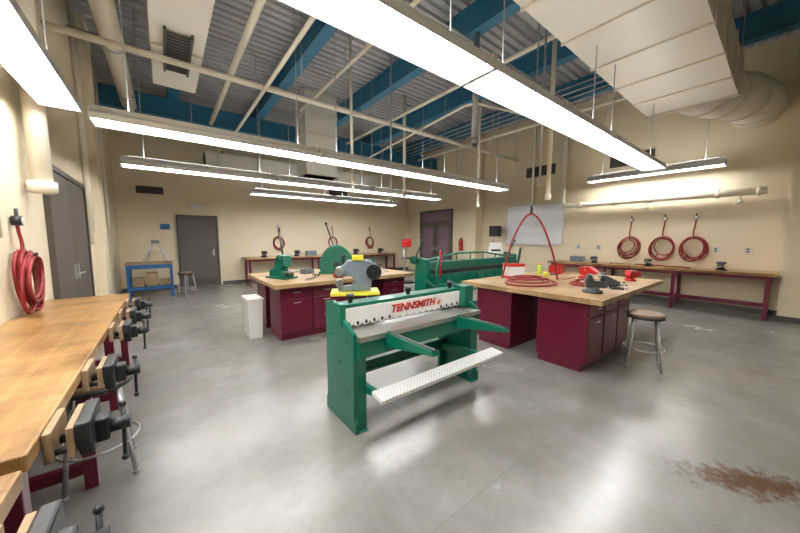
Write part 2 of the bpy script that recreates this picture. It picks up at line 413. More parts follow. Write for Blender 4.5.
for y in (.5,2.5,4.5,6.5,8.5): MB().cyl((0,y-YF,0),(0,y-YF+.05,0),.14,n=16).obj('coupling_band','galv',parent=rp)
pipe('cream pipe crossing under the roof deck',[(1.1,YF,4.4),(1.1,YB,4.4)],.05)
pipe('cream pipe running across under the beams',[(XL,5.6,4.02),(XR,5.6,4.02)],.045)
pipe('fat cream drop pipe with blunt cap on the wall',[(XL+.115,4.38,HP),(XL+.115,4.38,1.92)],.075,caps=[(XL+.115,4.38,1.97)])
pipe('thin cream conduit down the wall',[(XL+.03,3.5,HP),(XL+.03,3.5,1.35)],.018,name='conduit')
pipe('thin cream conduit down the wall',[(XL+.03,3.6,HP),(XL+.03,3.6,1.5)],.018,name='conduit')
pipe('cream conduit down the wall by the double door',[(XL+.04,7.15,HP),(XL+.04,7.15,1.4)],.03,name='conduit')
pipe('cream conduit down the wall by the double door',[(XL+.04,7.3,HP),(XL+.04,7.3,1.6)],.03,name='conduit')
pipe('cream conduit down the wall corner',[(XL+.04,9.2,HP),(XL+.04,9.2,1.7)],.03,name='conduit')
ap=pipe('fat cream air pipe along the wall above hose hooks',bend([(XR-.2,4.02,HP),(XR-.2,4.02,2.40),(XR-.2,.28,2.40)],.18),.068)
for y in (3.5,2.7,2.0,.9,.35): MB().cyl((-.0,y-4.02,2.40-HP),(.0,y-4.02+.06,2.40-HP),.086,n=14).obj('coupling','pipe',parent=ap)
for y in (2.1,.62): MB().cyl((0,y-4.02,2.40-HP),(0,y-4.02,2.2-HP),.022,n=10).cyl((0,y-4.02,2.26-HP),(0,y-4.02,2.18-HP),.045,n=12).obj('drain_leg','pipe',parent=ap)
pipe('cream pipe drop on the side wall',[(XR-.06,5.0,HP),(XR-.06,5.0,2.6)],.035)
pipe('fat grey drop pipe with open end hanging from deck',[(4.15,3.3,4.77),(4.15,3.3,3.05)],.05,'galv',caps=[(4.15,3.3,3.09)])
pipe('cream drop pole with outlet hanging over the table',[(5.6,2.75,HP),(5.6,2.75,2.2)],.038,caps=[(5.6,2.75,2.25)])
pipe('thin drop pole hanging over the island',[(4.9,2.55,HP),(4.9,2.55,2.35)],.018,'galv')
pipe('cream drop pipe hanging from the deck',[(5.15,6.4,HP),(5.15,6.4,2.6)],.04,caps=[(5.15,6.4,2.65)])
pipe('cream drop pipe hanging from the deck',[(2.9,5.2,HP),(2.9,5.2,2.4)],.028,caps=[(2.9,5.2,2.45)])
pipe('cream drop pipe hanging from the deck',[(6.6,5.1,HP),(6.6,5.1,2.3)],.035,caps=[(6.6,5.1,2.35)])
pipe('thin galvanized drop pipe hanging from the deck',[(3.6,4.9,HP),(3.6,4.9,2.2)],.018,'galv')
pipe('cream sprinkler pipe crossing under the beams',[(1.45,YF,3.95),(1.45,YB,3.95)],.03)
pipe('cream pipe crossing near the side wall',[(8.2,2.2,4.6),(8.2,11.19,4.6)],.05)
pipe('cream pipe crossing under the deck over the benches',[(2.75,YF,4.55),(2.75,7.4,4.55)],.035)
pipe('cream pipe crossing under the deck',[(5.0,YF,4.65),(5.0,YB,4.65)],.04)
pipe('galvanized conduit crossing the deck',[(XL,7.0,4.72),(XR,7.0,4.72)],.02,'galv',name='conduit')
pipe('galvanized conduit crossing the deck',[(XL,3.4,4.7),(XR,3.4,4.7)],.02,'galv',name='conduit')
pipe('galvanized conduit crossing the deck',[(XL,3.5,4.7),(XR,3.5,4.7)],.014,'galv',name='conduit')
for i,x0 in enumerate((7.0,7.2,7.4,7.6)):
    pipe('thin galvanized conduit near the deck',[(x0,2.0,H-.5-.03*i),(x0,YB,H-.5-.03*i)],.015,'galv',name='conduit')
pipe('thin air line running under the beams',bend([(5.7,10.9,4.1),(4.8,3.9,4.1),(8.9,3.0,4.1)],.3),.025)
for x,y,z in ((1.9,5.0,4.05),(6.9,5.6,4.05),(3.0,5.6,4.05),(.6,8.0,3.6),(4.6,8.6,3.9),(6.2,8.9,3.6),(7.3,4.5,3.4),(5.9,4.2,3.3),(4.0,6.2,3.2),(7.65,6.8,3.2)):
    pipe('thin threaded hanger rod from the deck',[(x,y,HP),(x,y,z)],.007,'galv',name='hanger_rod',cat='rod')
for x0,x1,z0,z1 in ((-.55,.05,2.75,2.95),(5.2,6.0,3.2,3.5)):
    e=thing('wall_vent','dark louvered vent high on the wall','vent',(x0,YB-.03,z0))
    b=MB().box(0,0,0,x1-x0,.028,.02).box(0,0,z1-z0-.02,x1-x0,.028,z1-z0).box(0,0,0,.02,.028,z1-z0).box(x1-x0-.02,0,0,x1-x0,.028,z1-z0)
    b.obj('frame','frame',parent=e)
    b=MB()
    for i in range(6):
        z=.03+i*(z1-z0-.06)/6; b.box(.015,.005,z,x1-x0-.015,.025,z+.02)
    b.box(.01,.02,.01,x1-x0-.01,.028,z1-z0-.01)
    b.obj('louver','vent',parent=e)
for y0,z0 in ((2.05,3.30),(4.35,3.4)):
    e=thing('wall_vent','dark louvered vent high on the side wall','vent',(XR-.03,y0,z0))
    MB().box(0,0,0,.028,.9,.02).box(0,0,.28,.028,.9,.3).box(0,0,.02,.028,.02,.28).box(0,.88,.02,.028,.9,.28).obj('frame','frame',parent=e)
    b=MB()
    for i in range(7): b.box(.004,.015,.03+i*.035,.026,.885,.05+i*.035)
    b.box(.02,.01,.01,.028,.89,.29)
    b.obj('louver','vent',parent=e)
# ------------------------------------------------------------------ wall benches
def bench(label,x0,y0,x1,y1,h,top,ax,legs,shelf=True,group=None,lm='maroon'):
    e=thing('workbench',label,'workbench',((x0+x1)/2,(y0+y1)/2,0),group=group)
    cx,cy=(x0+x1)/2,(y0+y1)/2; X0,X1,Y0,Y1=x0-cx,x1-cx,y0-cy,y1-cy
    MB().box(X0,Y0,h-.055,X1,Y1,h).obj('worktop',top,parent=e,bevel=.006)
    for t in range(legs):
        f=t/(legs-1); b=MB()
        if ax=='y':
            yy=Y0+.08+f*(Y1-Y0-.22); s=.06
            b.box(X0+.04,yy,0,X0+.04+s,yy+s,h-.055).box(X1-.04-s,yy,0,X1-.04,yy+s,h-.055).box(X0+.1,yy,.1,X1-.1,yy+s,.16).box(X0+.1,yy,h-.12,X1-.1,yy+s,h-.056)
        else:
            xx=X0+.08+f*(X1-X0-.22); s=.06
            b.box(xx,Y0+.04,0,xx+s,Y0+.04+s,h-.055).box(xx,Y1-.04-s,0,xx+s,Y1-.04,h-.055).box(xx,Y0+.1,.1,xx+s,Y1-.1,.16).box(xx,Y0+.1,h-.12,xx+s,Y1-.1,h-.056)
        b.obj('leg_frame',lm,parent=e,bevel=.004)
    if ax=='y':
        b=MB().box(X1-.16 if x0>5 else X0+.1,Y0+.1,.16,X1-.1 if x0>5 else X0+.16,Y1-.1,.24).box(X0+.05,Y0+.1,h-.12,X0+.07,Y1-.1,h-.056)
    else: b=MB().box(X0+.1,Y0+.1,.16,X1-.1,Y0+.14,.22).box(X0+.1,Y0+.05,h-.12,X1-.1,Y0+.07,h-.056)
    b.split('stretcher',lm,parent=e)
    return e
bench('long worn maple-topped bench against the wall with vises',XL+.002,1.34,-.36,4.67,.86,'lwoodY','y',4)
bench('lower worn maple-topped bench with dark front vise',XL+.002,-1.2,-.36,1.30,.84,'lwoodY','y',3)
bench('maple-topped bench with maroon steel frame along hose wall',8.5,.03,XR-.015,4.1,.86,'lwoodY','y',4)
bench('maple-topped bench with maroon frame against the rear wall',2.0,10.45,8.0,YB-.015,.86,'lwood','x',6)
# ------------------------------------------------------------------ island cabinets
def cabinet_unit():
    e=thing('cabinet','maroon steel base cabinet with drawer and door under maple top','cabinet',group='maroon base cabinets under the island tops')
    w,d,h=.468,.55,.80
    MB().box(0,0,.08,w,d,h).box(.0,.04,0,w,d-.02,.08).obj('body','maroon',parent=e,bevel=.003)
    def front(nm,z0,z1,hz):
        p=MB().box(.015,-.018,z0,w-.015,0,z1).obj(nm,'maroon',parent=e,bevel=.004)
        MB().box(w/2-.05,-.045,hz,w/2+.05,-.035,hz+.012).box(w/2-.05,-.036,hz,w/2-.04,-.018,hz+.012).box(w/2+.04,-.036,hz,w/2+.05,-.018,hz+.012).obj('handle','alu',parent=p,label='small metal pull')
    front('drawer',.62,.785,.70); front('door',.10,.605,.55)
    return e
cu=cabinet_unit(); cu.location=(3.58,1.27,0)
for i in (1,2): dup(cu,(3.58+.47*i,1.27,0))
for i in range(3): dup(cu,(3.58+.47*(i+1),2.73,0),math.pi)
dup(cu,(5.87,2.73,0),math.pi)
for i in range(3): dup(cu,(1.25+.47*i,4.38,0))
for i in range(3): dup(cu,(1.25+.47*(i+1),5.75,0),math.pi)
dup(cu,(3.05,4.38,0))
def top(label,x0,y0,x1,y1,z0=.80,z1=.86):
    cx,cy=(x0+x1)/2,(y0+y1)/2
    o=MB().box(x0-cx,y0-cy,0,x1-cx,y1-cy,z1-z0).obj('worktop','lwood',loc=(cx,cy,z0),bevel=.005)
    return tag(o,label,'worktop')
top('big maple butcher-block worktop on maroon cabinets, cluttered with red hose',3.48,1.1,5.95,2.95)
top('big maple worktop on maroon cabinets carrying green bench machines',1.13,4.2,3.62,5.9)
# ------------------------------------------------------------------ foot shear
def foot_shear():
    e=thing('foot_shear','green foot-operated sheet-metal shear with white logo bar','sheet metal shear',(1.06,1.9,0))
    W=1.48
    for sx in (0,1):
        b=MB(); x0=0 if sx==0 else W-.03
        b.prism([(0,0),(.52,0),(.52,.10),(.50,.14),(.50,.96),(.36,.99),(.30,.92),(.06,.80),(.02,.78),(.03,.14),(0,.08)],'x',x0,x0+.03)
        xi=x0+.03 if sx==0 else x0-.08; 
        b.box(xi,.02,.0,xi+.08,.05,.76).box(xi,.47,.0,xi+.08,.50,.9)
        b.box(x0-.0 if sx==0 else x0-.08,.0,.0,x0+.11 if sx==0 else x0+.03,.52,.012)
        b.obj('side_frame','green',parent=e,bevel=.004)
        bb=MB(); xo=-.008 if sx==0 else W
        for (yy,zz) in ((.12,.70),(.4,.70),(.12,.30),(.4,.30),(.25,.5)): bb.cyl((xo,yy,zz),(xo+.008,yy,zz),.012,n=8)
        bb.split('bolt','dgreen',parent=e)
    MB().box(.03,-.03,.725,W-.03,.27,.765).obj('table_bed','steel',parent=e,bevel=.003)
    MB().box(.03,-.02,.60,W-.03,.02,.725).box(.03,.2,.63,W-.03,.24,.725).split('bed_beam','green',parent=e,bevel=.003)
    MB().box(.08,.262,.766,W-.08,.275,.772).obj('blade','steel',parent=e,label='ground steel cutting edge')
    MB().box(.03,.1,.766,.06,.27,.782).box(W-.2,-.03,.766,W-.185,.27,.774).split('squaring_bar','steel',parent=e)
    b=MB(); poly=[(.02,.94),(.02,.82)]
    n=18
    for i in range(n):
        u0=.02+(W-.04)*i/n; u1=.02+(W-.04)*(i+1)/n; 
        poly+=[(u0+.008,.80),((u0+u1)/2,.782),(u1-.008,.80),(u1,.815)]
    poly+=[(W-.02,.94)]
    b.prism(poly,'y',.195,.21); b.obj('finger_guard','white',parent=e)
    b=MB()
    for i in range(n):
        u=.02+(W-.04)*(i+.5)/n
        if not .46<u<1.04: b.prism([(u-.013,.812),(u,.792),(u+.013,.812),(u,.832)],'y',.190,.195)
    b.obj('guard_slot','iron',parent=e)
    text_mesh('lettering','TENNSMITH',.098,'red',e,(W/2,.192,.874),(math.pi/2,0,0),.003,.25,1.0,.002)
    MB().prism([(1.04,.86),(1.08,.89),(1.10,.87),(1.07,.85),(1.11,.835),(1.05,.84)],'y',.189,.194).obj('emblem','orange',parent=e,label='small orange flame emblem')
    b=MB(); b.box(.03,.21,.80,W-.03,.25,.97).box(.03,.25,.93,W-.03,.36,.97).box(.03,.34,.84,W-.03,.36,.93)
    b.obj('upper_beam','green',parent=e,bevel=.004)
    MB().box(W-.10,.12,.78,W+.04,.30,1.0).box(-.015,.18,.80,.03,.32,.985).split('end_housing','green',parent=e,bevel=.012)
    for x in (.12,W/2,W-.16): MB().cyl((x,.28,.97),(x,.28,1.03),.02,n=10).cyl((x,.28,1.0),(x,.28,1.04),.032,n=10).obj('spring_cap','iron',parent=e)
    for x in (.26,1.08):
        b=MB(); b.prism([(-.56,.735),(-.54,.765),(-.03,.765),(-.03,.64),(-.10,.66)],'x',x,x+.055); b.obj('support_arm','green',parent=e,bevel=.003)
        MB().box(x+.015,-.55,.766,x+.04,-.03,.772).obj('arm_slot','iron',parent=e)
    b=MB()
    for x in (.2,W-.25): b.cyl((x,.30,.72),(x,.95,.72),.014,n=8)
    b.box(.15,.7,.70,W-.2,.74,.76); b.obj('back_gauge','green',parent=e)
    MB().box(.03,.42,.26,W-.03,.46,.36).box(.03,.40,.5,W-.03,.43,.56).split('cross_tie','green',parent=e,bevel=.003)
    MB().prism([(-.27,.345),(-.27,.375),(-.13,.39),(-.13,.36)],'x',.06,W+.03).obj('treadle','tread',parent=e,bevel=.003,label='white diamond-plate foot treadle board')
    b=MB()
    for x in (.10,W-.15): b.prism([(-.16,.33),(-.16,.37),(.10,.355),(.44,.30),(.44,.24),(.05,.29)],'x',x,x+.045)
    b.cyl((.03,.42,.27),(W-.03,.42,.27),.022,n=10)
    b.obj('treadle_arm','green',parent=e,bevel=.003)
    return e
foot_shear()
# ------------------------------------------------------------------ box and pan brake
def brake():
    e=thing('bending_brake','long green sheet-metal bending brake with truss-braced beam','bending brake',(3.42,3.55,0))
    W=2.75
    for x in (0,W-.08):
        b=MB(); b.prism([(-.02,0),(.62,0),(.60,.06),(.42,.12),(.40,1.04),(.30,1.16),(.12,1.14),(.10,.80),(.14,.12),(-.02,.05)],'x',x,x+.08)
        b.obj('side_frame','green',parent=e,bevel=.006)
    MB().box(.08,.16,.66,W-.08,.30,.86).obj('bed','green',parent=e,bevel=.004)
    MB().box(.05,.02,.66,W-.05,.10,.88).box(.05,-.04,.66,W-.05,.02,.72).obj('apron','green',parent=e,bevel=.004)
    b=MB()
    for i in range(9):
        x=.14+i*(W-.3)/9; b.prism([(-.036,.72),(.02,.72),(.02,.86)],'x',x,x+.02)
    b.split('apron_rib','green',parent=e)
    MB().box(.08,.12,.93,W-.08,.34,1.09).prism([(.12,.93),(.06,.885),(.10,.88),(.2,.93)],'x',.08,W-.08).obj('upper_beam','green',parent=e,bevel=.004)
    for i in range(14):
        x=.1+i*(W-.2)/14; MB().box(x,.04,.885,x+(W-.2)/14-.006,.12,.955).obj('finger','iron',parent=e)
    b=MB(); b.tube([(.1,.3,1.10),(W*.35,.3,1.21),(W*.65,.3,1.21),(W-.1,.3,1.10)],.020,n=8)
    for f in (.2,.35,.5,.65,.8): b.cyl((W*f,.3,1.08),(W*f,.3,1.21 if .3<f<.7 else 1.15),.014,n=8)
    b.obj('truss_rod','green',parent=e)
    b=MB().tube([(.1,.06,.68),(W*.35,.0,.54),(W*.65,.0,.54),(W-.1,.06,.68)],.018,n=8)
    for f in (.35,.5,.65): b.cyl((W*f,.0,.54),(W*f,.04,.68),.014,n=8)
    b.obj('truss_rod','green',parent=e)
    for x in (-.03,W+.03):
        MB().cyl((x,.08,.8),(x,-.28,.62),.02,n=8).cyl((x,-.24,.64),(x,-.34,.59),.045,n=14).obj('counterweight_arm','dgreen',parent=e)
        MB().cyl((x-.05,.38,1.12),(x+.05,.38,1.12),.07,n=16).cyl((x,.38,1.12),(x,.2,1.42),.014,n=8).ball((x,.2,1.44),.03).obj('clamp_lever','dgreen',parent=e)
    for x in (.1,W-.2):
        b=MB().prism([(-.03,.86),(.03,.86),(.16,1.3),(.10,1.3)],'y',-.03,.0); b.v=[(v[0]+x,v[1],v[2]) for v in b.v]; b.obj('apron_handle','green',parent=e,bevel=.004)
    MB().cyl((.2,-.02,.84),(.2,-.02,1.25),.018,n=8).ball((.2,-.02,1.26),.028).obj('handle','red',parent=e)
    MB().box(.08,.2,.16,W-.08,.26,.24).obj('cross_tie','green',parent=e)
    return e
brake()
# ------------------------------------------------------------------ machines on table 2
def notcher(loc):
    e=thing('bench_lever_shear','small green cast lever shear with long grey handle on maple top','bench shear',loc,.4)
    MB().box(-.14,-.22,0,.14,.22,.03).obj('base','green',parent=e,bevel=.006)
    MB().prism([(-.2,.03),(.2,.03),(.2,.12),(.08,.16),(.06,.3),(-.02,.38),(-.14,.36),(-.16,.2),(-.05,.14),(-.2,.1)],'x',-.08,.08).obj('body','green',parent=e,bevel=.01)
    MB().cyl((-.11,-.06,.3),(.11,-.06,.3),.05,n=16).obj('pivot_boss','dgreen',parent=e)
    MB().cyl((0,-.06,.3),(.26,.34,.74),.014,n=8).cyl((.26,.34,.74),(.32,.42,.83),.02,n=8).obj('lever_handle','iron',parent=e)
    MB().box(-.12,-.3,.10,.12,-.16,.12).obj('table_plate','steel',parent=e)
    return e
notcher((1.45,4.95,.86))
def disc_shear(loc):
    e=thing('quadrant_shear','green half-round guarded bench machine with long lever','bench shear',loc,-.65)
    MB().box(-.3,-.14,0,.3,.14,.04).obj('base','green',parent=e,bevel=.006)
    pts=[(.31*math.cos(t),.10+.42*math.sin(t)) for t in [math.pi*i/20 for i in range(21)]]
    MB().prism([(-.31,.04)]+pts[::-1]+[(.31,.04)],'y',-.05,.05).obj('quadrant_body','green',parent=e,bevel=.012)
    MB().cyl((0,-.08,.16),(0,.08,.16),.05,n=16).obj('pivot_boss','iron',parent=e)
    MB().cyl((.04,.08,.16),(-.20,.08,.88),.013,n=8).ball((-.20,.08,.9),.024).obj('lever_handle','iron',parent=e)
    return e
disc_shear((2.45,5.0,.86))
def swing_machine(loc):
    e=thing('bench_former','small green bench forming machine with crank on maple top','bench former',loc,.2)
    MB().box(-.18,-.1,0,.18,.1,.03).box(-.16,-.06,.03,-.10,.06,.22).box(.10,-.06,.03,.16,.06,.22).obj('frame','green',parent=e,bevel=.006)
    MB().cyl((-.12,0,.10),(.12,0,.10),.03).cyl((-.12,0,.17),(.12,0,.17),.03).split('roller','steel',parent=e)
    MB().cyl((.16,0,.17),(.22,0,.17),.012).cyl((.21,0,.17),(.21,-.12,.10),.01).cyl((.2,-.12,.1),(.28,-.12,.1),.014).obj('crank','iron',parent=e)
    return e
swing_machine((3.15,5.1,.86))
def grey_machine(loc):
    e=thing('rotary_machine','grey motorized sheet-metal machine on yellow-topped pedestal stand','power machine',loc,-.5)
    MB().box(-.16,-.14,0,.16,.14,.03).box(-.07,-.06,.03,.07,.06,.84).box(-.12,-.1,.80,.12,.1,.84).obj('pedestal','maroon',parent=e,bevel=.004)
    MB().box(-.3,-.17,.84,.26,.17,.875).obj('platform','yellow',parent=e,bevel=.004)
    MB().prism([(-.22,.875),(.16,.875),(.18,1.0),(.26,1.03),(.26,1.18),(.14,1.24),(-.10,1.24),(-.2,1.15),(-.22,1.05),(-.06,1.06),(-.02,1.0),(-.06,.94),(-.22,.93)],'y',-.06,.06).obj('frame_body','grey',parent=e,bevel=.012)
    MB().cyl((.02,.06,1.12),(.02,.24,1.12),.085,n=20).cyl((.02,.24,1.12),(.02,.27,1.12),.07,n=20).obj('motor','grey',parent=e)
    b=MB()
    for i in range(5): b.cyl((.02,.08+i*.03,1.12),(.02,.09+i*.03,1.12),.092,n=20)
    b.obj('motor_fin','iron',parent=e)
    MB().cyl((-.15,0,1.18),(-.15,0,1.30),.018,n=10).cyl((-.15,0,1.28),(-.15,0,1.30),.035,n=14).obj('adjusting_screw','iron',parent=e)
    MB().box(-.05,-.085,1.24,.08,.04,1.30).obj('switch_box','yellow',parent=e,bevel=.006)
    MB().cyl((-.2,-.09,1.11),(-.2,.09,1.11),.05,n=18).cyl((-.2,-.09,.97),(-.2,.09,.97),.045,n=18).split('roller','steel',parent=e)
    MB().cyl((.2,-.06,1.1),(.2,-.09,1.1),.09,n=20).cyl((.2,-.09,1.1),(.2,-.12,1.1),.02,n=10).obj('hand_wheel','iron',parent=e)
    return e
grey_machine((1.78,3.12,0))
# ------------------------------------------------------------------ vises
def front_vise():
    e=thing('woodworking_vise','dark cast iron front vise with wooden jaw faces on bench edge','vise',group='front vises along the maple bench')
    MB().box(.002,-.10,-.11,.024,.10,-.004).obj('fixed_jaw_face','ply',parent=e,bevel=.003)
    MB().box(.056,-.10,-.11,.076,.10,-.004).obj('moving_jaw_face','ply',parent=e,bevel=.003)
    MB().prism([(-.105,.004),(.105,.004),(.11,-.05),(.055,-.14),(-.055,-.14),(-.11,-.05)],'x',.076,.118).box(.10,-.035,-.12,.155,.035,-.03).obj('moving_jaw','iron',parent=e,bevel=.008)
    b=MB()
    for y in (-.07,.07): b.cyl((.0,y,-.09),(.12,y,-.09),.011,n=8)
    b.split('guide_rod','iron',parent=e)
    MB().cyl((.0,0,-.08),(.21,0,-.08),.016,n=10).cyl((.15,0,-.08),(.212,0,-.08),.026,n=12).obj('screw','iron',parent=e)
    MB().cyl((.19,.03,-.02),(.19,-.02,-.21),.007,n=8).ball((.19,.031,-.018),.012).ball((.19,-.022,-.212),.012).obj('handle','iron',parent=e)
    return e
v0=front_vise(); v0.location=(-.36,1.55,.86)
for y in (2.15,3.05,3.6,4.2): dup(v0,(-.36,y,.86))
dup(v0,(-.36,.98,.84))
def bench_vise(label,loc,rz,m='iron',s=1,group=None):
    e=thing('bench_vise',label,'vise',loc,rz,group)
    MB().lathe([(.085,0),(.085,.02),(.06,.03),(.055,.05)],n=20).obj('swivel_base',m,parent=e)
    MB().prism([(-.10,.05),(.06,.05),(.07,.10),(.05,.165),(.01,.17),(.0,.12),(-.10,.11)],'x',-.045,.045).box(-.065,.02,.13,.065,.05,.17).obj('body',m,parent=e,bevel=.006)
    MB().prism([(-.06,.075),(-.2,.075),(-.21,.11),(-.10,.17),(-.06,.17)],'x',-.04,.04).box(-.065,-.085,.13,.065,-.055,.17).box(-.03,-.19,.065,.03,.0,.095).obj('moving_jaw',m,parent=e,bevel=.006)
    MB().box(-.06,-.055,.14,.06,-.047,.17).box(-.06,.012,.14,.06,.02,.17).split('jaw_face','steel',parent=e)
    MB().cyl((0,-.19,.085),(0,-.25,.085),.016,n=10).cyl((-.10,-.238,.07),(.10,-.238,.10),.006,n=8).ball((-.1,-.238,.07),.011).ball((.1,-.238,.10),.011).obj('handle','steel',parent=e)
    e.scale=(s,s,s); return e
M['vgrey']=mat('worn_grey_cast_iron',(.065,.072,.082),.4,.3,.25,12)
bench_vise('dark grey cast iron bench vise on the island corner',(3.95,1.36,.86),.5,'vgrey',1.25)
bench_vise('red bench vise on the maple island top',(5.3,1.95,.86),-.4,'red',1.1)
bench_vise('red bench vise on the maple island edge',(5.5,1.4,.86),1.2,'red',.9)
bv=bench_vise('dark cast iron bench vise on the hose-wall bench',(8.72,.75,.86),-math.pi/2,'iron',1,'vises on the hose-wall bench')
for y in (1.9,3.0): dup(bv,(8.72,y,.86))
bw=bench_vise('dark cast iron bench vise on the rear bench',(2.6,10.75,.86),0,'iron',1.2,'vises on the rear bench')
for x in (3.7,4.9,6.1,7.3): dup(bw,(x,10.75,.86))
# ------------------------------------------------------------------ stools
def stool(loc,label,rz=.3):
    e=thing('stool',label,'stool',loc,rz,'round shop stools')
    MB().lathe([(.165,.595),(.175,.60),(.175,.625),(.165,.632)],n=28).obj('seat','stoolw',parent=e)
    MB().lathe([(.17,.575),(.178,.575),(.178,.6),(.17,.6)],n=28).obj('seat_rim','iron',parent=e)
    for i in range(4):
        a=math.pi/4+i*math.pi/2; c,s=math.cos(a),math.sin(a)
        MB().cyl((.22*c,.22*s,.0),(.14*c,.14*s,.585),.012,.014,n=8).cyl((.22*c,.22*s,.0),(.219*c,.219*s,.02),.017,n=8).obj('leg','galv',parent=e)
    b=MB(); R=.192
    b.tube([(R*math.cos(t),R*math.sin(t),.22) for t in [2*math.pi*i/28 for i in range(28)]],.008,closed=True)
    b.obj('foot_ring','galv',parent=e)
    return e
s0=stool((4.38,.94,0),'round stool with worn brown seat and grey steel legs')
dup(s0,(-.40,2.60,0),.1,'round stool with grey steel legs tucked at the bench')
dup(s0,(.38,9.45,0),.6,'round stool standing beside the blue table')
# ------------------------------------------------------------------ hoses
def coil(loc,r,face,label,turns=4,hr=.012,seed=1,loose=.16,drop=2.75):
    e=thing('air_hose',label,'hose',loc,0,'coiled red air hoses on wall hooks')
    rnd=random.Random(seed)
    def P(u,z,o):
        return {'L':(o,u,z),'R':(-o,u,z),'B':(u,-o,z)}[face]
    b=MB(); pts=[]
    N=22
    for t in range(turns):
        rr=r*(1-.09*rnd.random()*t); dz=-(rnd.random())*r*.3; du=(rnd.random()-.5)*r*loose*2; o=.02+.016*t
        for i in range(N):
            a=math.pi/2+2*math.pi*i/N
            pts.append(P(du*(1-math.sin(a))/2*1.6+rr*math.cos(a)*.92,rr*math.sin(a)+dz*(1-math.sin(a))/1.2,o+.016*i/N))
    b.tube(pts,hr,n=6)
    b.tube(smooth([P(.0,r*.95,.04),P(.10*r,r*1.3,.035),P(0,r*(drop-.4),.03),P(0,r*(drop-.15),.028)],5),hr,n=6)
    b.tube(smooth([P(r*.3,-r*.7,.09),P(r*.5,-r*1.15,.09),P(r*.1,-r*1.3,.08),P(-r*.4,-r*1.1,.07)],5),hr,n=6)
    b.obj('hose_coil','hose',parent=e)
    MB().tube([P(0,r*.80,.0),P(0,r*.80,.10),P(0,r*.9,.12)],.012,n=8).obj('hook','iron',parent=e)
    c=Vector(P(0,r*drop,.0)); c2=Vector(P(0,r*drop,.06))
    MB().cyl(c,c2,.04,n=16).cyl(P(0,r*(drop-.25),.028),P(0,r*(drop+.45),.028),.012,n=8).obj('regulator','iron',parent=e)
    MB().cyl(c2,Vector(P(0,r*drop,.065)),.034,n=16).obj('gauge_face','white',parent=e)
    return e
coil((XL+.012,3.95,1.17),.225,'L','large red air hose coiled on hook above maple bench',6,.013,5,.5,2.1)
for i,(y,z) in enumerate(((2.4,1.3),(1.76,1.3),(1.24,1.3))):
    coil((XR-.006,y,z),.235,'R','red air hose coiled on hook above wall bench',5,.013,10+i,.25)
for i,x in enumerate((3.2,5.3,7.05)):
    coil((x,YB-.006,1.35),.2,'B','red air hose coiled on hook above rear bench',4,.013,20+i)
zt=.86
def tabhose(label,pts,r=.013):
    e=thing('air_hose',label,'hose',pts[0]); p0=Vector(pts[0])
    MB().tube([Vector(p)-p0 for p in smooth(pts,8)],r,n=8).obj('hose_length','hose',parent=e)
    return e
pts=[]; rr=random.Random(4)
for t in range(3):
    for i in range(10):
        a=2*math.pi*i/10; R=.36-.06*t
        pts.append((4.0+.05*t+R*1.1*math.cos(a),2.15+.05*t+R*.85*math.sin(a),zt+.018+.024*t+.006*rr.random()))
tabhose('red air hose looped in big rings on the maple top',pts)
pts=[]
for t in range(2):
    for i in range(10):
        a=1+2*math.pi*i/10; R=.24-.04*t
        pts.append((4.6+R*1.3*math.cos(a),1.65+R*.8*math.sin(a),zt+.018+.022*t))
tabhose('red air hose snaking across the maple top',pts)
tabhose('red air hose looping up to an overhead drop line',[(4.12,2.68,zt+.016),(4.14,2.64,1.1),(4.17,2.54,1.5),(4.27,2.38,1.84),(4.42,2.26,1.74),(4.56,2.12,1.25),(4.60,2.06,zt+.016)],.015)
tabhose('short red air hose lying on the hose-wall bench top',[(8.7,1.2,zt+.014),(8.85,1.35,zt+.014),(8.75,1.6,zt+.014),(8.95,1.7,zt+.014),(8.9,2.2,zt+.014)])
e=pipe('thin drop line with coupling hanging over the island',[(4.31,2.35,HP),(4.31,2.35,1.88)],.010,'galv',name='air_drop')
MB().cyl((0,0,1.85-HP),(0,0,1.98-HP),.02,n=10).obj('coupling','iron',parent=e)
e=thing('toolbox','white and red box sitting on the maple island','box',(4.40,2.66,zt),-.5)
MB().box(-.14,-.09,0.04,.14,.09,.19).obj('body','white',parent=e,bevel=.006)
MB().box(-.145,-.095,.19,.145,.095,.23).obj('lid','red',parent=e,bevel=.004)
MB().box(-.141,-.093,.0,.141,.093,.04).obj('base','red',parent=e,bevel=.004)
MB().tube([(-.06,0,.23),(-.05,0,.27),(.05,0,.27),(.06,0,.23)],.006).obj('handle','black',parent=e)
e=thing('spray_can','lime green spray can on the island top','spray can',(5.1,2.6,zt))
MB().lathe([(.033,0),(.034,.005),(.034,.16),(.022,.18)],n=16).obj('can','lime',parent=e)
MB().lathe([(.024,.178),(.024,.21),(.01,.215)],n=16).obj('cap','orange',parent=e)
e=thing('power_tool','yellow and black handheld tool lying on the island top','power tool',(4.95,2.4,zt),.6)
MB().cyl((-.12,0,.04),(.08,0,.04),.035,n=14).obj('body','yellow',parent=e)
MB().box(.02,-.02,.0,.07,.02,.03).cyl((.08,0,.04),(.13,0,.04),.025,n=12).obj('grip','black',parent=e)
e=thing('wood_block','loose offcut board lying on the island top','wood offcut',(5.0,2.1,zt))
MB().box(-.2,-.06,0,.2,.06,.02).obj('board','ply',parent=e,bevel=.002)
def hammer(loc,rz,label):
    e=thing('hammer',label,'hammer',loc,rz)
    MB().cyl((-.16,0,.016),(.10,0,.016),.013,.010,n=10).obj('handle','ply',parent=e)
    MB().cyl((.11,-.045,.018),(.11,.035,.018),.016,n=12).prism([(.10,.035),(.12,.035),(.115,.075),(.105,.075)],'z',.01,.026).obj('head','iron',parent=e)
hammer((4.9,1.32,zt),.5,'wood-handled hammer lying on the island top')
hammer((1.95,4.75,zt),1.1,'wood-handled hammer lying among bench machines')
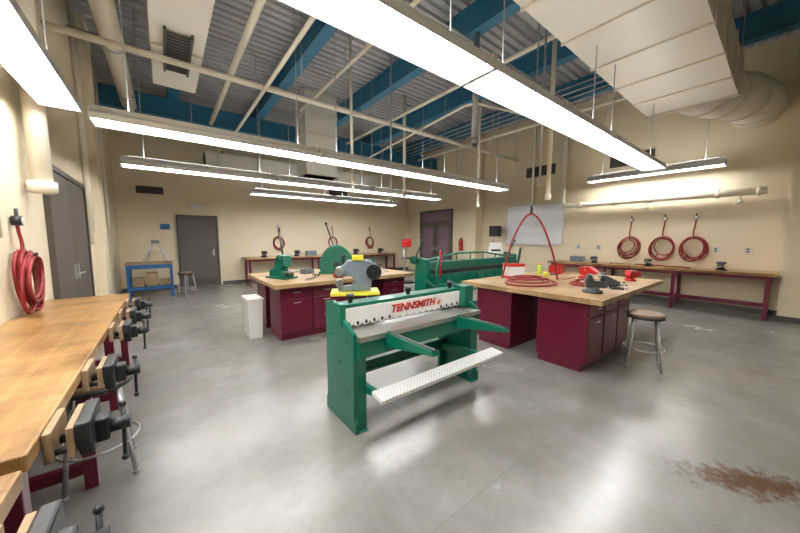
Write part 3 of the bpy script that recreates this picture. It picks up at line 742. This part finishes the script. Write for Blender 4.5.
hammer((8.8,2.55,zt),2.0,'wood-handled hammer lying on hose-wall bench')
def clamp(loc,rz,label):
    e=thing('c_clamp',label,'clamp',loc,rz)
    MB().prism([(-.09,-.06),(.09,-.06),(.09,-.035),(-.065,-.035),(-.065,.035),(.05,.035),(.05,.06),(-.09,.06)],'z',.0,.022).obj('frame','iron',parent=e,bevel=.003)
    MB().cyl((.07,-.05,.012),(.07,.10,.012),.007,n=8).cyl((.04,.095,.012),(.10,.095,.012),.005,n=8).obj('screw','steel',parent=e)
clamp((5.35,2.45,zt),.3,'dark C-clamp lying on the island top')
clamp((4.45,1.28,zt),1.9,'dark C-clamp lying beside the red hose')
clamp((2.75,4.45,zt),.9,'dark C-clamp lying on maple top')
def crate(loc,rz,m_,label,w=.3,d=.2,h=.14):
    e=thing('small_bin',label,'bin',loc,rz)
    MB().box(-w/2,-d/2,0,w/2,d/2,.01).box(-w/2,-d/2,.01,-w/2+.01,d/2,h).box(w/2-.01,-d/2,.01,w/2,d/2,h).box(-w/2+.01,-d/2,.01,w/2-.01,-d/2+.01,h).box(-w/2+.01,d/2-.01,.01,w/2-.01,d/2,h).obj('bin_body',m_,parent=e)
crate((5.65,2.55,zt),.2,'red','small red parts bin on the island top')
crate((8.95,3.5,zt),1.5,'grey','grey parts bin on the hose-wall bench')
crate((4.3,10.95,zt),0,'grey','grey parts bin on the rear bench',.35,.25,.16)
crate((5.5,10.95,zt),0,'bblue','blue parts bin on the rear bench',.35,.25,.16)
# ------------------------------------------------------------------ blue table corner
e=thing('steel_table','bright blue steel table with plywood shelf and top','table',(-.33,10.0,0))
MB().box(-.46,-.33,.84,.46,.33,.88).obj('tabletop','ply',parent=e,bevel=.004)
for sx in (-1,1):
    for sy in (-1,1): MB().box(sx*.42-.03,sy*.29-.03,0,sx*.42+.03,sy*.29+.03,.84).obj('leg','bblue',parent=e,bevel=.003)
MB().box(-.39,-.32,.74,.39,-.28,.84).box(-.39,.28,.74,.39,.32,.84).box(-.45,-.26,.74,-.40,.26,.84).box(.40,-.26,.74,.45,.26,.84).split('apron','bblue',parent=e)
MB().box(-.39,-.31,.22,.39,.30,.28).obj('shelf','bblue',parent=e)
for i,(x,h) in enumerate(((-.24,.22),(.03,.34),(.28,.16))):
    o=MB().box(-.12,-.12,0,.10,.12,h).box(-.10,-.13,.02,.08,-.12,h-.02).obj('wood_crate','ply',loc=(-.33+x,9.95,.281),bevel=.004); tag(o,'small wooden box on the blue table shelf','wooden box','boxes on the blue table shelf')
e=thing('stand_frame','light grey angled tubular frame standing on blue table','tool stand',(-.2,10.0,.88))
MB().tube([(-.28,-.1,.02),(-.05,0,.52),(.06,0,.52),(.28,-.1,.02)],.016).tube([(-.05,0,.52),(-.2,.18,.02)],.016).tube([(.06,0,.52),(.2,.18,.02)],.016).cyl((-.17,-.05,.26),(.17,-.05,.26),.012).obj('tube_frame','white',parent=e)
MB().box(-.08,-.04,.48,.09,.04,.56).obj('head','grey',parent=e,bevel=.008)
o=MB().box(0,-.006,0,.22,0,.16).obj('wall_notice','bblue',loc=(-.08,YB,1.75)); tag(o,'small blue notice fixed to cream wall','sign')
# ------------------------------------------------------------------ wall items
e=thing('emergency_light','white oval emergency light above the taupe door','emergency light',(.82,YB,2.45))
MB().prism([(.2*math.cos(t),.06*math.sin(t)) for t in [2*math.pi*i/24 for i in range(24)]],'y',-.09,0).obj('housing','white',parent=e,bevel=.015)
MB().cyl((-.1,-.09,0),(-.1,-.11,-.01),.035,n=16).cyl((.1,-.09,0),(.1,-.11,-.01),.035,n=16).split('lamp','refl',parent=e)
e=thing('whiteboard','large blank whiteboard with aluminium frame and tray','whiteboard',(XR,4.98,1.32))
MB().box(-.02,-.9,0,-.003,.9,1.2).obj('board','whiteb',parent=e)
MB().box(-.03,-.93,-.03,0,.93,0).box(-.03,-.93,1.2,0,.93,1.23).box(-.03,-.93,0,0,-.9,1.2).box(-.03,.9,0,0,.93,1.2).obj('frame','alu',parent=e)
MB().box(-.09,-.8,-.05,-.03,.8,-.03).obj('tray','alu',parent=e)
for i,(y,z) in enumerate(((6.4,1.35),(3.6,1.25),(.45,1.25),(.9,1.25),(3.1,1.25))):
    e=thing('wall_outlet','small steel outlet plate on cream wall','outlet',(XR,y,z))
    MB().box(-.012,-.06,-.06,0,.06,.06).obj('plate','alu',parent=e,bevel=.003)
    MB().box(-.016,-.02,.01,-.012,.02,.04).box(-.016,-.02,-.04,-.012,.02,-.01).split('socket','black',parent=e)
for i,(x,z) in enumerate(((1.62,1.35),(2.4,1.3))):
    e=thing('light_switch','white wall switch plate beside door','switch',(x,YB,z))
    MB().box(-.04,-.01,-.06,.04,0,.06).obj('plate','white',parent=e,bevel=.003)
    MB().box(-.012,-.018,-.02,.012,-.01,.02).obj('toggle','white',parent=e)
e=thing('fire_extinguisher','red fire extinguisher hung by the double door','fire extinguisher',(XR-.08,7.85,1.0))
MB().lathe([(.07,0),(.075,.02),(.075,.36),(.05,.42),(.025,.44)],n=18).obj('cylinder','red',parent=e)
MB().box(-.03,-.02,.44,.03,.02,.50).tube([(.0,.02,.46),(.0,.10,.42),(.0,.11,.2)],.01).obj('valve_and_hose','black',parent=e)
MB().box(.06,-.03,.2,.08,.03,.25).obj('bracket','black',parent=e)
e=thing('wall_speaker','black speaker box on wall bracket','speaker',(XR-.35,6.12,1.55))
MB().box(-.12,-.16,0,.12,.16,.36).obj('cabinet','black',parent=e,bevel=.01)
MB().cyl((-.12,0,.12),(-.13,0,.12),.08,n=18).cyl((-.12,0,.27),(-.13,0,.27),.035,n=18).split('cone','iron',parent=e)
MB().box(.12,-.02,.15,.35,.02,.2).obj('bracket','iron',parent=e)
e=thing('utility_cart','white utility cart with three shelves near the whiteboard','cart',(7.75,5.3,0),.1)
for sx in (-1,1):
    for sy in (-1,1): MB().box(sx*.28-.02,sy*.2-.02,.06,sx*.28+.02,sy*.2+.02,1.05).cyl((sx*.28-.015,sy*.2,.035),(sx*.28+.015,sy*.2,.035),.035,n=12).obj('leg','white',parent=e)
for z in (.2,.55,1.03): MB().box(-.31,-.23,z,.31,.23,z+.03).obj('shelf','white',parent=e,bevel=.004)
e=thing('desktop_printer','white boxy printer standing on the white cart','printer',(7.75,5.3,1.06),-.9)
MB().box(-.2,-.16,0,.2,.16,.20).prism([(-.16,.20),(.16,.20),(.12,.30),(.0,.30)],'x',-.17,.17).obj('body','white',parent=e,bevel=.01)
MB().box(-.13,-.165,.05,.13,-.16,.11).obj('paper_slot','black',parent=e)
e=thing('drill_press','red upright drill press on rear floor','drill press',(6.3,7.7,0))
MB().box(-.16,-.22,0,.16,.22,.06).obj('base','iron',parent=e,bevel=.01)
MB().cyl((0,.12,.06),(0,.12,1.30),.035).obj('column','steel',parent=e)
MB().box(-.07,-.16,1.2,.07,.18,1.40).prism([(-.16,1.40),(.2,1.40),(.2,1.46),(-.1,1.48),(-.16,1.46)],'x',-.07,.07).obj('head','red',parent=e,bevel=.02)
MB().box(-.14,-.22,.82,.14,.12,.86).obj('work_table','iron',parent=e,bevel=.005)
MB().cyl((0,-.1,1.22),(0,-.1,1.02),.02).obj('spindle','steel',parent=e)
MB().cyl((.07,-.05,1.3),(.15,-.05,1.3),.02).cyl((.15,-.05,1.3),(.15,-.18,1.18),.008).cyl((.15,-.05,1.3),(.15,.1,1.18),.008).obj('feed_handle','steel',parent=e)
e=thing('storage_bin','white plastic storage bin standing against the maroon island','bin',(1.0,4.95,0))
MB().add([(-.09,-.18,0),(.09,-.18,0),(.09,.18,0),(-.09,.18,0),(-.105,-.22,.58),(.105,-.22,.58),(.105,.22,.58),(-.105,.22,.58)],[(0,3,2,1),(4,5,6,7),(0,1,5,4),(1,2,6,5),(2,3,7,6),(3,0,4,7)]).obj('bin_body','white',parent=e,bevel=.01)
MB().box(-.112,-.23,.58,.112,.23,.61).obj('rim','white',parent=e,bevel=.006)
for i,(x,y,w,d,h,m_,r) in enumerate(((2.0,5.3,.2,.14,.08,'grey',.3),(1.75,4.5,.26,.05,.03,'steel',.8),(3.2,4.7,.3,.2,.012,'galv',.2),(2.2,4.45,.12,.1,.1,'red',.1))):
    e=thing('parts_tray','small metal tray of parts on the maple top','tray',(x,y,.86),r)
    MB().box(-w/2,-d/2,0,w/2,d/2,h*.3).box(-w/2,-d/2,0,-w/2+.008,d/2,h).box(w/2-.008,-d/2,0,w/2,d/2,h).box(-w/2,-d/2,0,w/2,-d/2+.008,h).box(-w/2,d/2-.008,0,w/2,d/2,h).obj('tray_body',m_,parent=e)
# ------------------------------------------------------------------ camera, world
cd=bpy.data.cameras.new('camera'); cam=bpy.data.objects.new('camera',cd); COL.objects.link(cam)
cam.location=(0,0,1.5); cam.rotation_euler=(math.radians(90-5.43),0,math.radians(-38))
cd.sensor_width=36; cd.lens=13.5; cd.clip_start=.02; S.camera=cam
w=bpy.data.worlds.new('world'); S.world=w; w.use_nodes=True
w.node_tree.nodes['Background'].inputs[0].default_value=(.8,.85,1,1); w.node_tree.nodes['Background'].inputs[1].default_value=.3
S.view_settings.view_transform='Standard'; S.view_settings.look='None'; S.view_settings.exposure=.55
